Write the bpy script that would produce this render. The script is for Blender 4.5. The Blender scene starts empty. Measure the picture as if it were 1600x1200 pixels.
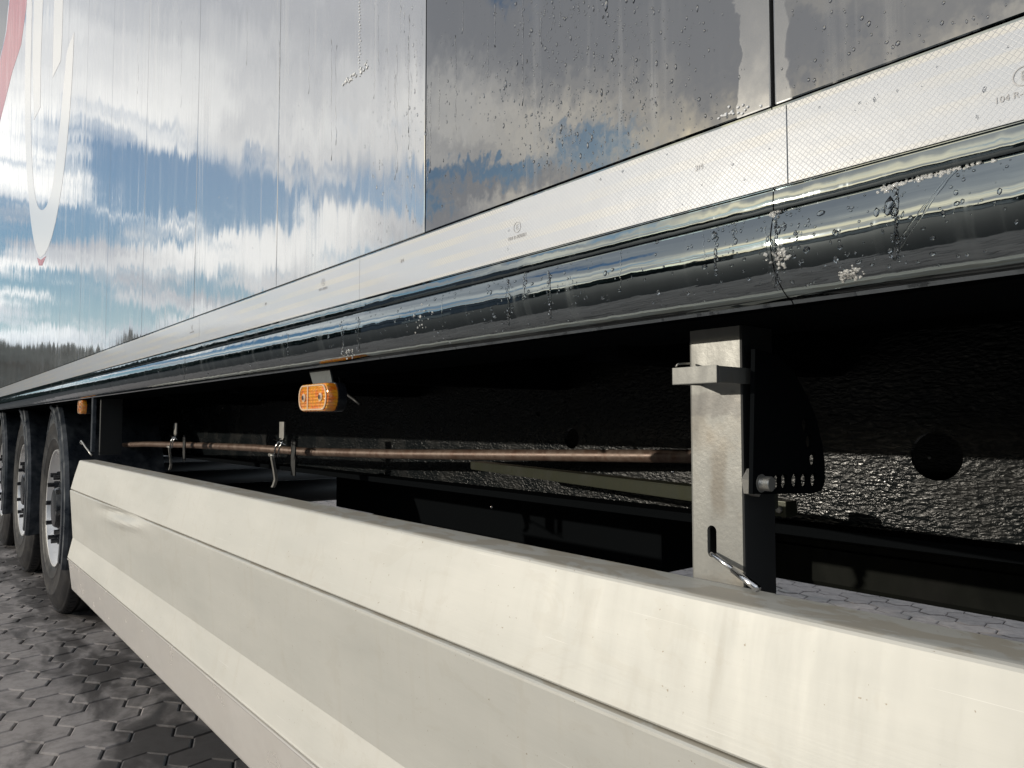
import bpy, bmesh, math, random
import numpy as np
from mathutils import Vector, Matrix, noise as mnoise
rnd = random.Random(7)
S = bpy.context.scene
COL = S.collection
H = 0.95                       # camera height
TH = math.radians(39.3)        # angle between view and the trailer's length
# ------------------------------------------------------------------ camera
cam = bpy.data.cameras.new('camera'); camo = bpy.data.objects.new('camera', cam); COL.objects.link(camo)
PITCH = math.radians(2.97)
Fv = Vector((-math.cos(TH)*math.cos(PITCH), math.sin(TH)*math.cos(PITCH), math.sin(PITCH)))
Rv = Vector((math.sin(TH), math.cos(TH), 0)); Uv = Rv.cross(Fv)
camo.matrix_world = Matrix(((Rv.x, Uv.x, -Fv.x, 0), (Rv.y, Uv.y, -Fv.y, 0), (Rv.z, Uv.z, -Fv.z, H), (0, 0, 0, 1)))
cam.sensor_width = 36; cam.lens = 1155/1600*36; cam.clip_start = 0.02; cam.clip_end = 2000
S.camera = camo
# ------------------------------------------------------------------ sun
SUN = Vector((-0.4977, -0.867, 0)).normalized(); SEL = math.radians(11)
SD = Vector((SUN.x*math.cos(SEL), SUN.y*math.cos(SEL), math.sin(SEL)))
sl = bpy.data.lights.new('sun', 'SUN'); sl.energy = 2.5; sl.angle = math.radians(0.53); sl.color = (1.0, 0.92, 0.79)
so = bpy.data.objects.new('sun', sl); COL.objects.link(so); so.rotation_euler = SD.to_track_quat('Z', 'Y').to_euler()
# ------------------------------------------------------------------ node helper
class NT:
    def __init__(s, tree): s.t = tree
    def n(s, typ, ins=None, **kw):
        nd = s.t.nodes.new(typ)
        for k, v in kw.items(): setattr(nd, k, v)
        for k, v in (ins or {}).items():
            sock = nd.inputs[k]
            if isinstance(v, bpy.types.NodeSocket): s.t.links.new(v, sock)
            elif isinstance(v, bpy.types.Node): s.t.links.new(v.outputs[0], sock)
            else: sock.default_value = v
        return nd
    def m(s, op, a, b=0.0, c=0.0, clamp=False):
        nd = s.n('ShaderNodeMath', {0: a, 1: b, 2: c}, operation=op, use_clamp=clamp); return nd.outputs[0]
    def vm(s, op, a, b=(0, 0, 0)):
        nd = s.n('ShaderNodeVectorMath', {0: a, 1: b}, operation=op); return nd.outputs[0]
    def mix(s, f, a, b):
        nd = s.n('ShaderNodeMix', data_type='RGBA')
        for i, v in ((0, f), (6, a), (7, b)):
            if isinstance(v, bpy.types.NodeSocket): s.t.links.new(v, nd.inputs[i])
            elif i == 0: nd.inputs[0].default_value = v
            else: nd.inputs[i].default_value = (*v[:3], 1)
        return nd.outputs[2]
    def mr(s, v, a, b, c=0.0, d=1.0, smooth=False):
        nd = s.n('ShaderNodeMapRange', {0: v, 1: a, 2: b, 3: c, 4: d})
        if smooth: nd.interpolation_type = 'SMOOTHSTEP'
        return nd.outputs[0]
    def noise(s, vec, scale, detail=4, rough=0.5, dist=0.0):
        return s.n('ShaderNodeTexNoise', {'Vector': vec, 'Scale': scale, 'Detail': detail, 'Roughness': rough, 'Distortion': dist})
    def mapv(s, vec, sc=(1, 1, 1), loc=(0, 0, 0)):
        return s.n('ShaderNodeMapping', {'Vector': vec, 'Scale': sc, 'Location': loc}).outputs[0]
    def comb(s, x, y, z): return s.n('ShaderNodeCombineXYZ', {0: x, 1: y, 2: z}).outputs[0]
# ------------------------------------------------------------------ world: clear low-sun sky with broken cloud
W = bpy.data.worlds.new('World'); S.world = W; W.use_nodes = True
W.node_tree.nodes.clear(); w = NT(W.node_tree)
sky = w.n('ShaderNodeTexSky', sky_type='NISHITA'); sky.sun_disc = False; sky.sun_elevation = SEL
sky.sun_rotation = math.atan2(SD.x, SD.y); sky.air_density = 1.2; sky.dust_density = 1.0; sky.ozone_density = 2.0
tc = w.n('ShaderNodeTexCoord').outputs['Generated']
sp = w.n('ShaderNodeSeparateXYZ', {0: tc})
zz = w.m('MAXIMUM', sp.outputs[2], 0.0)
den = w.m('ADD', zz, 0.10)
cp = w.comb(w.m('DIVIDE', sp.outputs[0], den), w.m('DIVIDE', sp.outputs[1], den), 0.0)
warp = w.noise(cp, 0.9, 3).outputs['Color']
cpw = w.vm('ADD', cp, w.vm('MULTIPLY', warp, (0.5, 0.5, 0)))
n1 = w.noise(w.mapv(cpw, loc=(3.1, 1.7, 0)), 1.2, 8, 0.58).outputs[0]
n2 = w.noise(w.mapv(cpw, loc=(9.1, 4.7, 3)), 1.1, 5, 0.55).outputs[0]
thick = w.mr(n2, 0.36, 0.62, 0, 1, True)
sd = w.n('ShaderNodeVectorMath', {0: tc, 1: tuple(SD)}, operation='DOT_PRODUCT').outputs['Value']
high0 = w.mr(zz, 0.22, 0.6, 0, 0.09)
broad = w.m('POWER', w.m('MAXIMUM', sd, 0.0), 5.0)
cover = w.mr(w.m('ADD', w.m('ADD', n1, high0), w.m('MULTIPLY', broad, 0.045)), 0.45, 0.53, 0, 1, True)
near_sun = w.m('POWER', w.m('MAXIMUM', sd, 0.0), 22.0)
lit = w.mix(near_sun, (13.5, 13.4, 12.9), (30.0, 25.0, 16.0))
gry = w.mix(broad, (5.0, 5.4, 6.1), (7.6, 7.5, 7.3))
cl = w.mix(thick, lit, gry)
high = w.mr(zz, 0.25, 0.75, 0, 1)
cl = w.mix(w.m('MULTIPLY', high, 0.55), cl, w.mix(broad, (4.2, 4.35, 4.7), (5.0, 5.2, 5.5)))
skyc = w.vm('MULTIPLY', sky.outputs[0], (0.80, 1.10, 1.42))
out = w.mix(cover, skyc, cl)
hz = w.mr(zz, 0.0, 0.18, 0.85, 0.0, True)
out = w.mix(hz, out, w.mix(near_sun, (8.0, 9.6, 10.8), (34.0, 26.5, 16.5)))
bg = w.n('ShaderNodeBackground', {'Color': out, 'Strength': 0.1})
w.n('ShaderNodeOutputWorld', {0: bg})
S.view_settings.view_transform = 'Standard'; S.view_settings.look = 'None'
S.view_settings.exposure = 0.0; S.view_settings.gamma = 1.0; S.view_settings.use_curve_mapping = False
S.cycles.max_bounces = 8; S.cycles.glossy_bounces = 5; S.cycles.transmission_bounces = 6

# ------------------------------------------------------------------ helpers
def ray(px, py): return Fv + Rv*((px-800)/1155) - Uv*((py-600)/1155)
def P(px, py, Y):
    d = ray(px, py); t = Y/d.y; return Vector((d.x*t, Y, H + d.z*t))
def XZ(px, py, Y):
    p = P(px, py, Y); return (p.x, p.z)
def project(p):
    v = Vector(p) - Vector((0, 0, H)); d = v.dot(Fv)
    if d <= 0.01: return None
    return 800 + 1155*v.dot(Rv)/d, 600 - 1155*v.dot(Uv)/d
def mat(name, col=(0.5, 0.5, 0.5), rough=0.5, metal=0.0, **kw):
    m = bpy.data.materials.new(name); m.use_nodes = True
    nt = NT(m.node_tree); b = m.node_tree.nodes['Principled BSDF']
    b.inputs['Base Color'].default_value = (*col, 1); b.inputs['Roughness'].default_value = rough; b.inputs['Metallic'].default_value = metal
    for k, v in kw.items(): b.inputs[k].default_value = v
    m['_'] = 0
    return m, nt, b
def link(nt, out, b, name): nt.t.links.new(out, b.inputs[name])
def objc(nt): return nt.n('ShaderNodeTexCoord').outputs['Object']
def geo(nt): return nt.n('ShaderNodeNewGeometry')

def obj(name, me, m=None, parent=None, smooth=False, loc=None):
    if isinstance(me, bmesh.types.BMesh):
        bm = me; me = bpy.data.meshes.new(name); bmesh.ops.recalc_face_normals(bm, faces=bm.faces); bm.to_mesh(me); bm.free()
    o = bpy.data.objects.new(name, me); COL.objects.link(o)
    if m is not None:
        me.materials.clear(); me.materials.append(m)
    if smooth:
        for p in me.polygons: p.use_smooth = True
        if smooth == 'auto': me.set_sharp_from_angle(angle=math.radians(35))
        if smooth == 'crisp': me.set_sharp_from_angle(angle=math.radians(5))
    if parent: o.parent = parent
    if loc: o.location = loc
    return o
def box(bm, x0, x1, y0, y1, z0, z1, bev=0.0):
    t = bmesh.new()
    vs = [t.verts.new((x, y, z)) for x in (x0, x1) for y in (y0, y1) for z in (z0, z1)]
    for f in ((0, 1, 3, 2), (4, 6, 7, 5), (0, 4, 5, 1), (2, 3, 7, 6), (0, 2, 6, 4), (1, 5, 7, 3)): t.faces.new([vs[i] for i in f])
    bmesh.ops.recalc_face_normals(t, faces=t.faces)
    if bev: bmesh.ops.bevel(t, geom=t.edges[:], offset=bev, segments=2, affect='EDGES', profile=0.7)
    join(bm, t); return bm
def join(bm, t, M=None):
    if M is not None: t.transform(M)
    me = bpy.data.meshes.new('tmp'); t.to_mesh(me); t.free(); bm.from_mesh(me); bpy.data.meshes.remove(me)
def extrude(prof, x0, x1, closed=True, nseg=1, cap=True):
    """profile [(y,z)] swept along x"""
    bm = bmesh.new(); rings = []
    for i in range(nseg+1):
        x = x0 + (x1-x0)*i/nseg
        rings.append([bm.verts.new((x, y, z)) for y, z in prof])
    n = len(prof)
    for a, b in zip(rings, rings[1:]):
        for j in range(n if closed else n-1):
            bm.faces.new((a[j], b[j], b[(j+1) % n], a[(j+1) % n]))
    if closed and cap: bm.faces.new(rings[0]); bm.faces.new(rings[-1][::-1])
    return bm
def tube(bm, pts, r, seg=12, cap=True):
    pts = [Vector(p) for p in pts]; rs = r if isinstance(r, (list, tuple)) else [r]*len(pts)
    rings = []; prev = None
    for i, p in enumerate(pts):
        d = (pts[min(i+1, len(pts)-1)] - pts[max(i-1, 0)]).normalized()
        a = (prev - d*prev.dot(d)).normalized() if prev is not None else d.orthogonal().normalized()
        prev = a; b = d.cross(a)
        rings.append([bm.verts.new(p + (a*math.cos(2*math.pi*k/seg) + b*math.sin(2*math.pi*k/seg))*rs[i]) for k in range(seg)])
    for A, B in zip(rings, rings[1:]):
        for k in range(seg): bm.faces.new((A[k], A[(k+1) % seg], B[(k+1) % seg], B[k]))
    if cap: bm.faces.new(rings[0][::-1]); bm.faces.new(rings[-1])
    return bm
def lathe(prof, seg=96):
    """prof [(r, y)] revolved about the y axis"""
    bm = bmesh.new(); rings = []
    for r, y in prof:
        rings.append([bm.verts.new((r*math.cos(2*math.pi*k/seg), y, r*math.sin(2*math.pi*k/seg))) for k in range(seg)])
    for A, B in zip(rings, rings[1:]):
        for k in range(seg): bm.faces.new((A[k], A[(k+1) % seg], B[(k+1) % seg], B[k]))
    return bm
def circ(cx, cy, r, n=20, rx=None): return [(cx + (rx or r)*math.cos(2*math.pi*k/n), cy + r*math.sin(2*math.pi*k/n)) for k in range(n)]
def plate(outer, holes, thick, place):
    """flat plate with holes; place(u, v, w) -> 3D point, w across the thickness"""
    bm = bmesh.new(); loops = []
    for lp in [outer] + holes:
        vs = [bm.verts.new((u, v, 0)) for u, v in lp]; loops.append(vs)
        for i in range(len(vs)): bm.edges.new((vs[i], vs[(i+1) % len(vs)]))
    bmesh.ops.triangle_fill(bm, use_beauty=True, use_dissolve=False, edges=bm.edges[:])
    r = bmesh.ops.extrude_face_region(bm, geom=bm.faces[:])
    for v in r['geom']:
        if isinstance(v, bmesh.types.BMVert): v.co.z += thick
    for v in bm.verts: v.co = place(*v.co)
    bmesh.ops.recalc_face_normals(bm, faces=bm.faces)
    return bm
def hexnut(bm, c, axis, r, h, seg=6):
    axis = Vector(axis).normalized(); a = axis.orthogonal().normalized(); b = axis.cross(a); c = Vector(c)
    rings = []
    for t, rr in ((0, r), (h*0.85, r), (h, r*0.88)):
        rings.append([bm.verts.new(c + axis*t + (a*math.cos(2*math.pi*k/seg) + b*math.sin(2*math.pi*k/seg))*rr) for k in range(seg)])
    for A, B in zip(rings, rings[1:]):
        for k in range(seg): bm.faces.new((A[k], A[(k+1) % seg], B[(k+1) % seg], B[k]))
    bm.faces.new(rings[-1]); bm.faces.new(rings[0][::-1])
ICO = {}
def blob(verts, faces, c, sc, sub=1, jit=0.0, rot=0.0):
    if sub not in ICO:
        t = bmesh.new(); bmesh.ops.create_icosphere(t, subdivisions=sub, radius=1)
        ICO[sub] = ([v.co.copy() for v in t.verts], [[v.index for v in f.verts] for f in t.faces]); t.free()
    V, Fc = ICO[sub]; n0 = len(verts); ca, sa = math.cos(rot), math.sin(rot)
    for v in V:
        k = 1 + rnd.uniform(-jit, jit)
        x, y, z = v.x*sc[0]*k, v.y*sc[1]*k, v.z*sc[2]*k
        verts.append((c[0] + x*ca - z*sa, c[1] + y, c[2] + x*sa + z*ca))
    faces += [[i+n0 for i in f] for f in Fc]
def meshobj(name, verts, faces, m, parent=None, smooth=True):
    me = bpy.data.meshes.new(name); me.from_pydata(verts, [], faces); me.update()
    return obj(name, me, m, parent, smooth)

# ------------------------------------------------------------------ materials
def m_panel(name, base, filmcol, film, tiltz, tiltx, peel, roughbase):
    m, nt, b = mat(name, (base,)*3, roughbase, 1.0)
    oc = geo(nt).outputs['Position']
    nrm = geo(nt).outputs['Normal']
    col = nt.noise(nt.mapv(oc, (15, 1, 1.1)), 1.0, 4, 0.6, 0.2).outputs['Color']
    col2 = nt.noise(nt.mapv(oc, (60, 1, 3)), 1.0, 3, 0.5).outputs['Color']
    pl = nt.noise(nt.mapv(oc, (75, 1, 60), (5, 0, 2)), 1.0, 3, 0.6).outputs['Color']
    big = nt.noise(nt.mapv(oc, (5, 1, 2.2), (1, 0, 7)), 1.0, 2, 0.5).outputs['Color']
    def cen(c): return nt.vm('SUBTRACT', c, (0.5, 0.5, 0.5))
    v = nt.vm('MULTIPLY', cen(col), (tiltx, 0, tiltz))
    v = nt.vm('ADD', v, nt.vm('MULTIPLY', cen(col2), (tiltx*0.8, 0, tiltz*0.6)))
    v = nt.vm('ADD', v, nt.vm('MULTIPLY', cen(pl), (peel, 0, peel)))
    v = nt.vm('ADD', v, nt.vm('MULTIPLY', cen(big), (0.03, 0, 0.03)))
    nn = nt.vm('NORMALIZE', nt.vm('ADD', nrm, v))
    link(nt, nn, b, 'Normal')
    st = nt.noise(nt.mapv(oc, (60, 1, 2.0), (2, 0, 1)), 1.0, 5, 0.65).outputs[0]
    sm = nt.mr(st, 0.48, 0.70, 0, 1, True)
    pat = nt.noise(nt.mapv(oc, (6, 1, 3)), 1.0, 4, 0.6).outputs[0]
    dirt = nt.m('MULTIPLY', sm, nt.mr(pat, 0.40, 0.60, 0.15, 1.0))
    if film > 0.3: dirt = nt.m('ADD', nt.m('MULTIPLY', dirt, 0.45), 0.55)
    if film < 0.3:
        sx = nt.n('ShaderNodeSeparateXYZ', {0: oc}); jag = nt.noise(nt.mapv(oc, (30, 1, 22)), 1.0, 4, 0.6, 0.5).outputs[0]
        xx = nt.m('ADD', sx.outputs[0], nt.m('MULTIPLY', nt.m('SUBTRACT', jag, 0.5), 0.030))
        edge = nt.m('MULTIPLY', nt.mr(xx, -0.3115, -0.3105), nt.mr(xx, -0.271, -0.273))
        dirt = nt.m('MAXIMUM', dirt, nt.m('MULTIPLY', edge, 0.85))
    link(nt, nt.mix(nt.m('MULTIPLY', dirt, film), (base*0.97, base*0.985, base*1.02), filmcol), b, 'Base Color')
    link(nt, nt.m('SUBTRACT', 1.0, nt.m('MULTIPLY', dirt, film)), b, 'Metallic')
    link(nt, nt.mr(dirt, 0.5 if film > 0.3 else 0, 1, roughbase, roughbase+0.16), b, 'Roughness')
    return m
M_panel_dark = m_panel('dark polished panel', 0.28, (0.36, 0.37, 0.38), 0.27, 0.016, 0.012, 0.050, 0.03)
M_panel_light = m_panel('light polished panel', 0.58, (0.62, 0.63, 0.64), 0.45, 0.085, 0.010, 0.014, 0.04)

def m_rail():
    m, nt, b = mat('polished dark rail', (0.36, 0.38, 0.385), 0.05, 1.0)
    g = geo(nt); oc = g.outputs['Position']
    a = nt.noise(nt.mapv(oc, (7, 40, 160)), 1.0, 3, 0.6, 0.3).outputs['Color']
    c = nt.noise(nt.mapv(oc, (45, 10, 6), (3, 0, 0)), 1.0, 3, 0.6).outputs['Color']
    v = nt.vm('ADD', nt.vm('MULTIPLY', nt.vm('SUBTRACT', a, (0.5,)*3), (0.02, 0.0, 0.07)), nt.vm('MULTIPLY', nt.vm('SUBTRACT', c, (0.5,)*3), (0.05, 0, 0.10)))
    link(nt, nt.vm('NORMALIZE', nt.vm('ADD', g.outputs['Normal'], v)), b, 'Normal')
    s = nt.noise(nt.mapv(oc, (28, 4, 3), (8, 1, 1)), 1.0, 5, 0.65).outputs[0]
    d = nt.mr(s, 0.52, 0.72, 0, 1, True)
    link(nt, nt.mr(d, 0, 1, 0.04, 0.22), b, 'Roughness')
    link(nt, nt.mix(nt.m('MULTIPLY', d, 0.5), (0.28, 0.315, 0.33), (0.28, 0.31, 0.32)), b, 'Base Color')
    link(nt, nt.m('SUBTRACT', 1.0, nt.m('MULTIPLY', d, 0.12)), b, 'Metallic')
    return m
M_rail = m_rail()

def m_alu():
    m, nt, b = mat('weathered anodised aluminium', (0.75, 0.73, 0.68), 0.38, 0.75)
    g = geo(nt); oc = g.outputs['Position']
    n_big = nt.noise(nt.mapv(oc, (2.2, 6, 9)), 1.0, 5, 0.6).outputs[0]
    n_run = nt.noise(nt.mapv(oc, (45, 8, 5)), 1.0, 5, 0.65).outputs[0]
    n_sp = nt.noise(nt.mapv(oc, (220, 220, 220)), 1.0, 2, 0.5).outputs[0]
    base = nt.mix(nt.mr(n_big, 0.35, 0.65), (0.55, 0.545, 0.51), (0.475, 0.475, 0.445))
    base = nt.mix(nt.mr(n_run, 0.56, 0.78, 0, 0.26), base, (0.42, 0.385, 0.32))
    speck = nt.mr(n_sp, 0.735, 0.76, 0, 0.8)
    base = nt.mix(speck, base, (0.25, 0.20, 0.14))
    blot = nt.noise(nt.mapv(oc, (9, 9, 14), (5, 5, 5)), 1.0, 6, 0.7, 1.2).outputs[0]
    base = nt.mix(nt.mr(blot, 0.56, 0.59, 0, 0.12), base, (0.40, 0.37, 0.31))
    scr = nt.noise(nt.mapv(oc, (9, 60, 900), (1, 2, 3)), 1.0, 2, 0.5, 0.6).outputs[0]
    base = nt.mix(nt.mr(scr, 0.71, 0.74, 0, 0.35), base, (0.75, 0.74, 0.72))
    # dried water marks on the level top flange (shape of their own)
    up = nt.mr(nt.n('ShaderNodeSeparateXYZ', {0: g.outputs['True Normal']}).outputs[2], 0.8, 0.95)
    w1 = nt.noise(nt.mapv(oc, (14, 30, 10)), 1.0, 5, 0.6, 0.6).outputs[0]
    wm = nt.m('MULTIPLY', up, nt.mr(w1, 0.47, 0.52))
    base = nt.mix(nt.m('MULTIPLY', wm, 0.7), base, (0.42, 0.38, 0.31))
    link(nt, base, b, 'Base Color')
    link(nt, nt.mr(n_run, 0.3, 0.8, 0.52, 0.6), b, 'Roughness')
    link(nt, nt.m('SUBTRACT', 0.22, nt.m('MULTIPLY', up, 0.15)), b, 'Metallic')
    f = nt.noise(nt.mapv(oc, (6, 300, 300)), 1.0, 2, 0.5).outputs[0]
    bp = nt.n('ShaderNodeBump', {'Height': f, 'Strength': 0.08, 'Distance': 0.001})
    sc = nt.noise(nt.mapv(oc, (9, 9, 9)), 1.0, 3).outputs[0]
    bp2 = nt.n('ShaderNodeBump', {'Height': sc, 'Strength': 0.03, 'Distance': 0.01, 'Normal': bp.outputs[0]})
    link(nt, bp2.outputs[0], b, 'Normal')
    return m
M_alu = m_alu()
def m_alu_low():
    m, nt, b = mat('smooth lower aluminium', (0.66, 0.63, 0.58), 0.14, 0.35)
    g = geo(nt); oc = g.outputs['Position']
    n = nt.noise(nt.mapv(oc, (8, 8, 14)), 1.0, 5, 0.6).outputs[0]
    link(nt, nt.mr(n, 0.35, 0.7, 0.10, 0.32), b, 'Roughness')
    link(nt, nt.mix(nt.mr(n, 0.4, 0.7), (0.80, 0.77, 0.73), (0.70, 0.67, 0.63)), b, 'Base Color')
    bp = nt.n('ShaderNodeBump', {'Height': nt.noise(oc, 7, 3).outputs[0], 'Strength': 0.15, 'Distance': 0.01})
    link(nt, bp.outputs[0], b, 'Normal')
    return m
M_alu_low = m_alu_low()
def m_steel(name, c0, c1, rough, metal, stain=(0.30, 0.27, 0.22), sc=22):
    m, nt, b = mat(name, c0, rough, metal)
    oc = geo(nt).outputs['Position']
    n = nt.noise(nt.mapv(oc, (1, 1, 0.45)), sc, 5, 0.6, 0.4).outputs[0]
    n2 = nt.noise(nt.mapv(oc, (1, 1, 1), (4, 4, 4)), sc*0.6, 4, 0.6).outputs[0]
    c = nt.mix(nt.mr(n, 0.35, 0.65), c0, c1)
    c = nt.mix(nt.mr(n2, 0.52, 0.68, 0, 0.6), c, stain)
    link(nt, c, b, 'Base Color')
    link(nt, nt.mr(n, 0.3, 0.7, rough*0.85, rough*1.3), b, 'Roughness')
    bp = nt.n('ShaderNodeBump', {'Height': nt.noise(oc, sc*14, 3).outputs[0], 'Strength': 0.15, 'Distance': 0.001})
    link(nt, bp.outputs[0], b, 'Normal')
    return m
M_post = m_steel('galvanised post steel', (0.25, 0.25, 0.235), (0.20, 0.20, 0.19), 0.45, 0.35, (0.20, 0.17, 0.13))
M_galv = m_steel('bright zinc', (0.50, 0.49, 0.46), (0.38, 0.375, 0.36), 0.35, 0.7, (0.3, 0.27, 0.22), 60)
M_chrome = m_steel('chromed pin', (0.75, 0.75, 0.76), (0.62, 0.62, 0.64), 0.16, 1.0, (0.4, 0.38, 0.35), 60)
M_rim = m_steel('brushed rim', (0.82, 0.82, 0.82), (0.70, 0.70, 0.71), 0.28, 0.5, (0.25, 0.23, 0.20), 9)
M_rod = m_steel('rusty rod', (0.12, 0.075, 0.055), (0.20, 0.15, 0.12), 0.42, 0.35, (0.10, 0.045, 0.025), 70)
M_olive = m_steel('olive zinc beam', (0.045, 0.047, 0.028), (0.03, 0.033, 0.02), 0.4, 0.3, (0.05, 0.05, 0.04), 30)
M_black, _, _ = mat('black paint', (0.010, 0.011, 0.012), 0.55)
M_blackgloss, _, _ = mat('black gloss plastic', (0.012, 0.014, 0.018), 0.22)
M_deep, _, _ = mat('shade black underside', (0.006, 0.007, 0.008), 0.9)  # near black: the deep shade under the trailer is put into the colour
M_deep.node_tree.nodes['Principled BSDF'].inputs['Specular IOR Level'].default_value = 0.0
def m_chassis():
    m, nt, b = mat('wet black chassis paint', (0.012, 0.013, 0.014), 0.20)
    oc = geo(nt).outputs['Position']
    n = nt.noise(nt.mapv(oc, (60, 1, 150)), 1.0, 3, 0.6, 0.8).outputs[0]
    v = nt.n('ShaderNodeTexVoronoi', {'Vector': nt.mapv(oc, (105, 1, 220)), 'Scale': 1.0}).outputs[0]
    h = nt.m('ADD', n, nt.m('MULTIPLY', v, 0.35))
    bp = nt.n('ShaderNodeBump', {'Height': h, 'Strength': 0.6, 'Distance': 0.0030})
    link(nt, bp.outputs[0], b, 'Normal')
    a = nt.noise(nt.mapv(oc, (7, 1, 9)), 1.0, 4, 0.6).outputs[0]
    link(nt, nt.mr(a, 0.35, 0.65, 0.16, 0.34), b, 'Roughness')
    link(nt, nt.mix(nt.mr(a, 0.5, 0.7), (0.007, 0.009, 0.010), (0.014, 0.014, 0.013)), b, 'Base Color')
    return m
M_chassis = m_chassis()
M_chassis.node_tree.nodes['Principled BSDF'].inputs['Specular IOR Level'].default_value = 0.19
def m_tyre():
    m, nt, b = mat('tyre rubber', (0.022, 0.022, 0.024), 0.5)
    oc = objc(nt)
    n = nt.noise(oc, 9, 5, 0.65).outputs[0]
    link(nt, nt.mix(nt.mr(n, 0.4, 0.7), (0.012, 0.012, 0.014), (0.035, 0.033, 0.032)), b, 'Base Color')
    link(nt, nt.mr(n, 0.3, 0.7, 0.30, 0.65), b, 'Roughness')
    bp = nt.n('ShaderNodeBump', {'Height': nt.noise(oc, 60, 3).outputs[0], 'Strength': 0.25, 'Distance': 0.003})
    link(nt, bp.outputs[0], b, 'Normal')
    return m
M_tyre = m_tyre()
M_tyre.node_tree.nodes['Principled BSDF'].inputs['Specular IOR Level'].default_value = 0.25
def m_guard():
    m, nt, b = mat('grey blue plastic mudguard', (0.035, 0.042, 0.052), 0.28)
    oc = geo(nt).outputs['Position']
    n = nt.noise(oc, 14, 5, 0.65).outputs[0]
    link(nt, nt.mix(nt.mr(n, 0.45, 0.7), (0.028, 0.034, 0.044), (0.11, 0.12, 0.13)), b, 'Base Color')
    link(nt, nt.mr(n, 0.3, 0.7, 0.2, 0.5), b, 'Roughness')
    return m
M_guard = m_guard()
def m_tape():
    m, nt, b = mat('white reflective tape', (0.8, 0.82, 0.84), 0.30)
    oc = geo(nt).outputs['Position']
    sx = nt.n('ShaderNodeSeparateXYZ', {0: oc}); x, z = sx.outputs[0], sx.outputs[2]
    p = 0.0042
    u = nt.m('DIVIDE', nt.m('ADD', x, z), p); v = nt.m('DIVIDE', nt.m('SUBTRACT', x, z), p)
    def ln(q): return nt.m('ABSOLUTE', nt.m('SUBTRACT', nt.m('FRACT', q), 0.5))
    mx = nt.m('MAXIMUM', ln(u), ln(v)); line = nt.mr(mx, 0.41, 0.47)
    # lengthwise rows in which the cells show more
    row = nt.m('ABSOLUTE', nt.m('SUBTRACT', nt.m('FRACT', nt.m('DIVIDE', nt.m('ADD', z, -0.004), 0.0187)), 0.5))
    rowm = nt.mr(row, 0.16, 0.26, 1, 0, True)
    wv = nt.noise(nt.mapv(oc, (9, 1, 30)), 1.0, 3).outputs[0]
    vis = nt.m('MULTIPLY', nt.mr(wv, 0.38, 0.6, 0.15, 1.0), nt.m('ADD', nt.m('MULTIPLY', rowm, 0.65), 0.35))
    base = nt.mix(nt.m('MULTIPLY', rowm, nt.mr(wv, 0.4, 0.6, 0.1, 0.9)), (0.53, 0.56, 0.61), (0.67, 0.66, 0.62))
    base = nt.mix(nt.m('MULTIPLY', nt.m('MULTIPLY', line, vis), 0.85), base, (0.30, 0.31, 0.35))
    dn = nt.noise(nt.mapv(oc, (40, 1, 12), (3, 0, 3)), 1.0, 5, 0.65).outputs[0]
    base = nt.mix(nt.mr(dn, 0.58, 0.75, 0, 0.35), base, (0.52, 0.53, 0.53))
    link(nt, base, b, 'Base Color')
    bp = nt.n('ShaderNodeBump', {'Height': nt.m('SUBTRACT', 1.0, line), 'Strength': 0.25, 'Distance': 0.0006})
    bp2 = nt.n('ShaderNodeBump', {'Height': nt.noise(nt.mapv(oc, (25, 1, 25)), 1.0, 3).outputs[0], 'Strength': 0.12, 'Distance': 0.004, 'Normal': bp.outputs[0]})
    link(nt, bp2.outputs[0], b, 'Normal')
    b.inputs['Coat Weight'].default_value = 0.6; b.inputs['Coat Roughness'].default_value = 0.08
    return m
M_tape = m_tape()
M_print, _, _ = mat('grey print', (0.45, 0.45, 0.46), 0.4)
M_white, _, _ = mat('white vinyl', (0.80, 0.80, 0.80), 0.22)
def m_vinyl(name, c, c2):
    m, nt, b = mat(name, c, 0.25)
    oc = geo(nt).outputs['Position']
    s = nt.noise(nt.mapv(oc, (30, 1, 2.5)), 1.0, 5, 0.7).outputs[0]
    link(nt, nt.mix(nt.mr(s, 0.50, 0.62), c, c2), b, 'Base Color')
    return m
M_red = m_vinyl('red vinyl', (0.42, 0.025, 0.04), (0.55, 0.25, 0.27))
M_dark = m_vinyl('black vinyl', (0.015, 0.015, 0.018), (0.05, 0.05, 0.06))
M_ledge = m_steel('ledge metal', (0.42, 0.41, 0.37), (0.34, 0.33, 0.31), 0.28, 0.95, (0.25, 0.25, 0.25), 18)
M_seal, _, _ = mat('black rubber seal', (0.012, 0.012, 0.013), 0.6)
M_water, _, _ = mat('water', (1, 1, 1), 0.0, 0.0, **{'IOR': 1.33, 'Transmission Weight': 1.0})
M_ice, _, _ = mat('wet ice crumbs', (0.85, 0.85, 0.83), 0.08, 0.0, **{'IOR': 1.31, 'Transmission Weight': 0.5})
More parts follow.
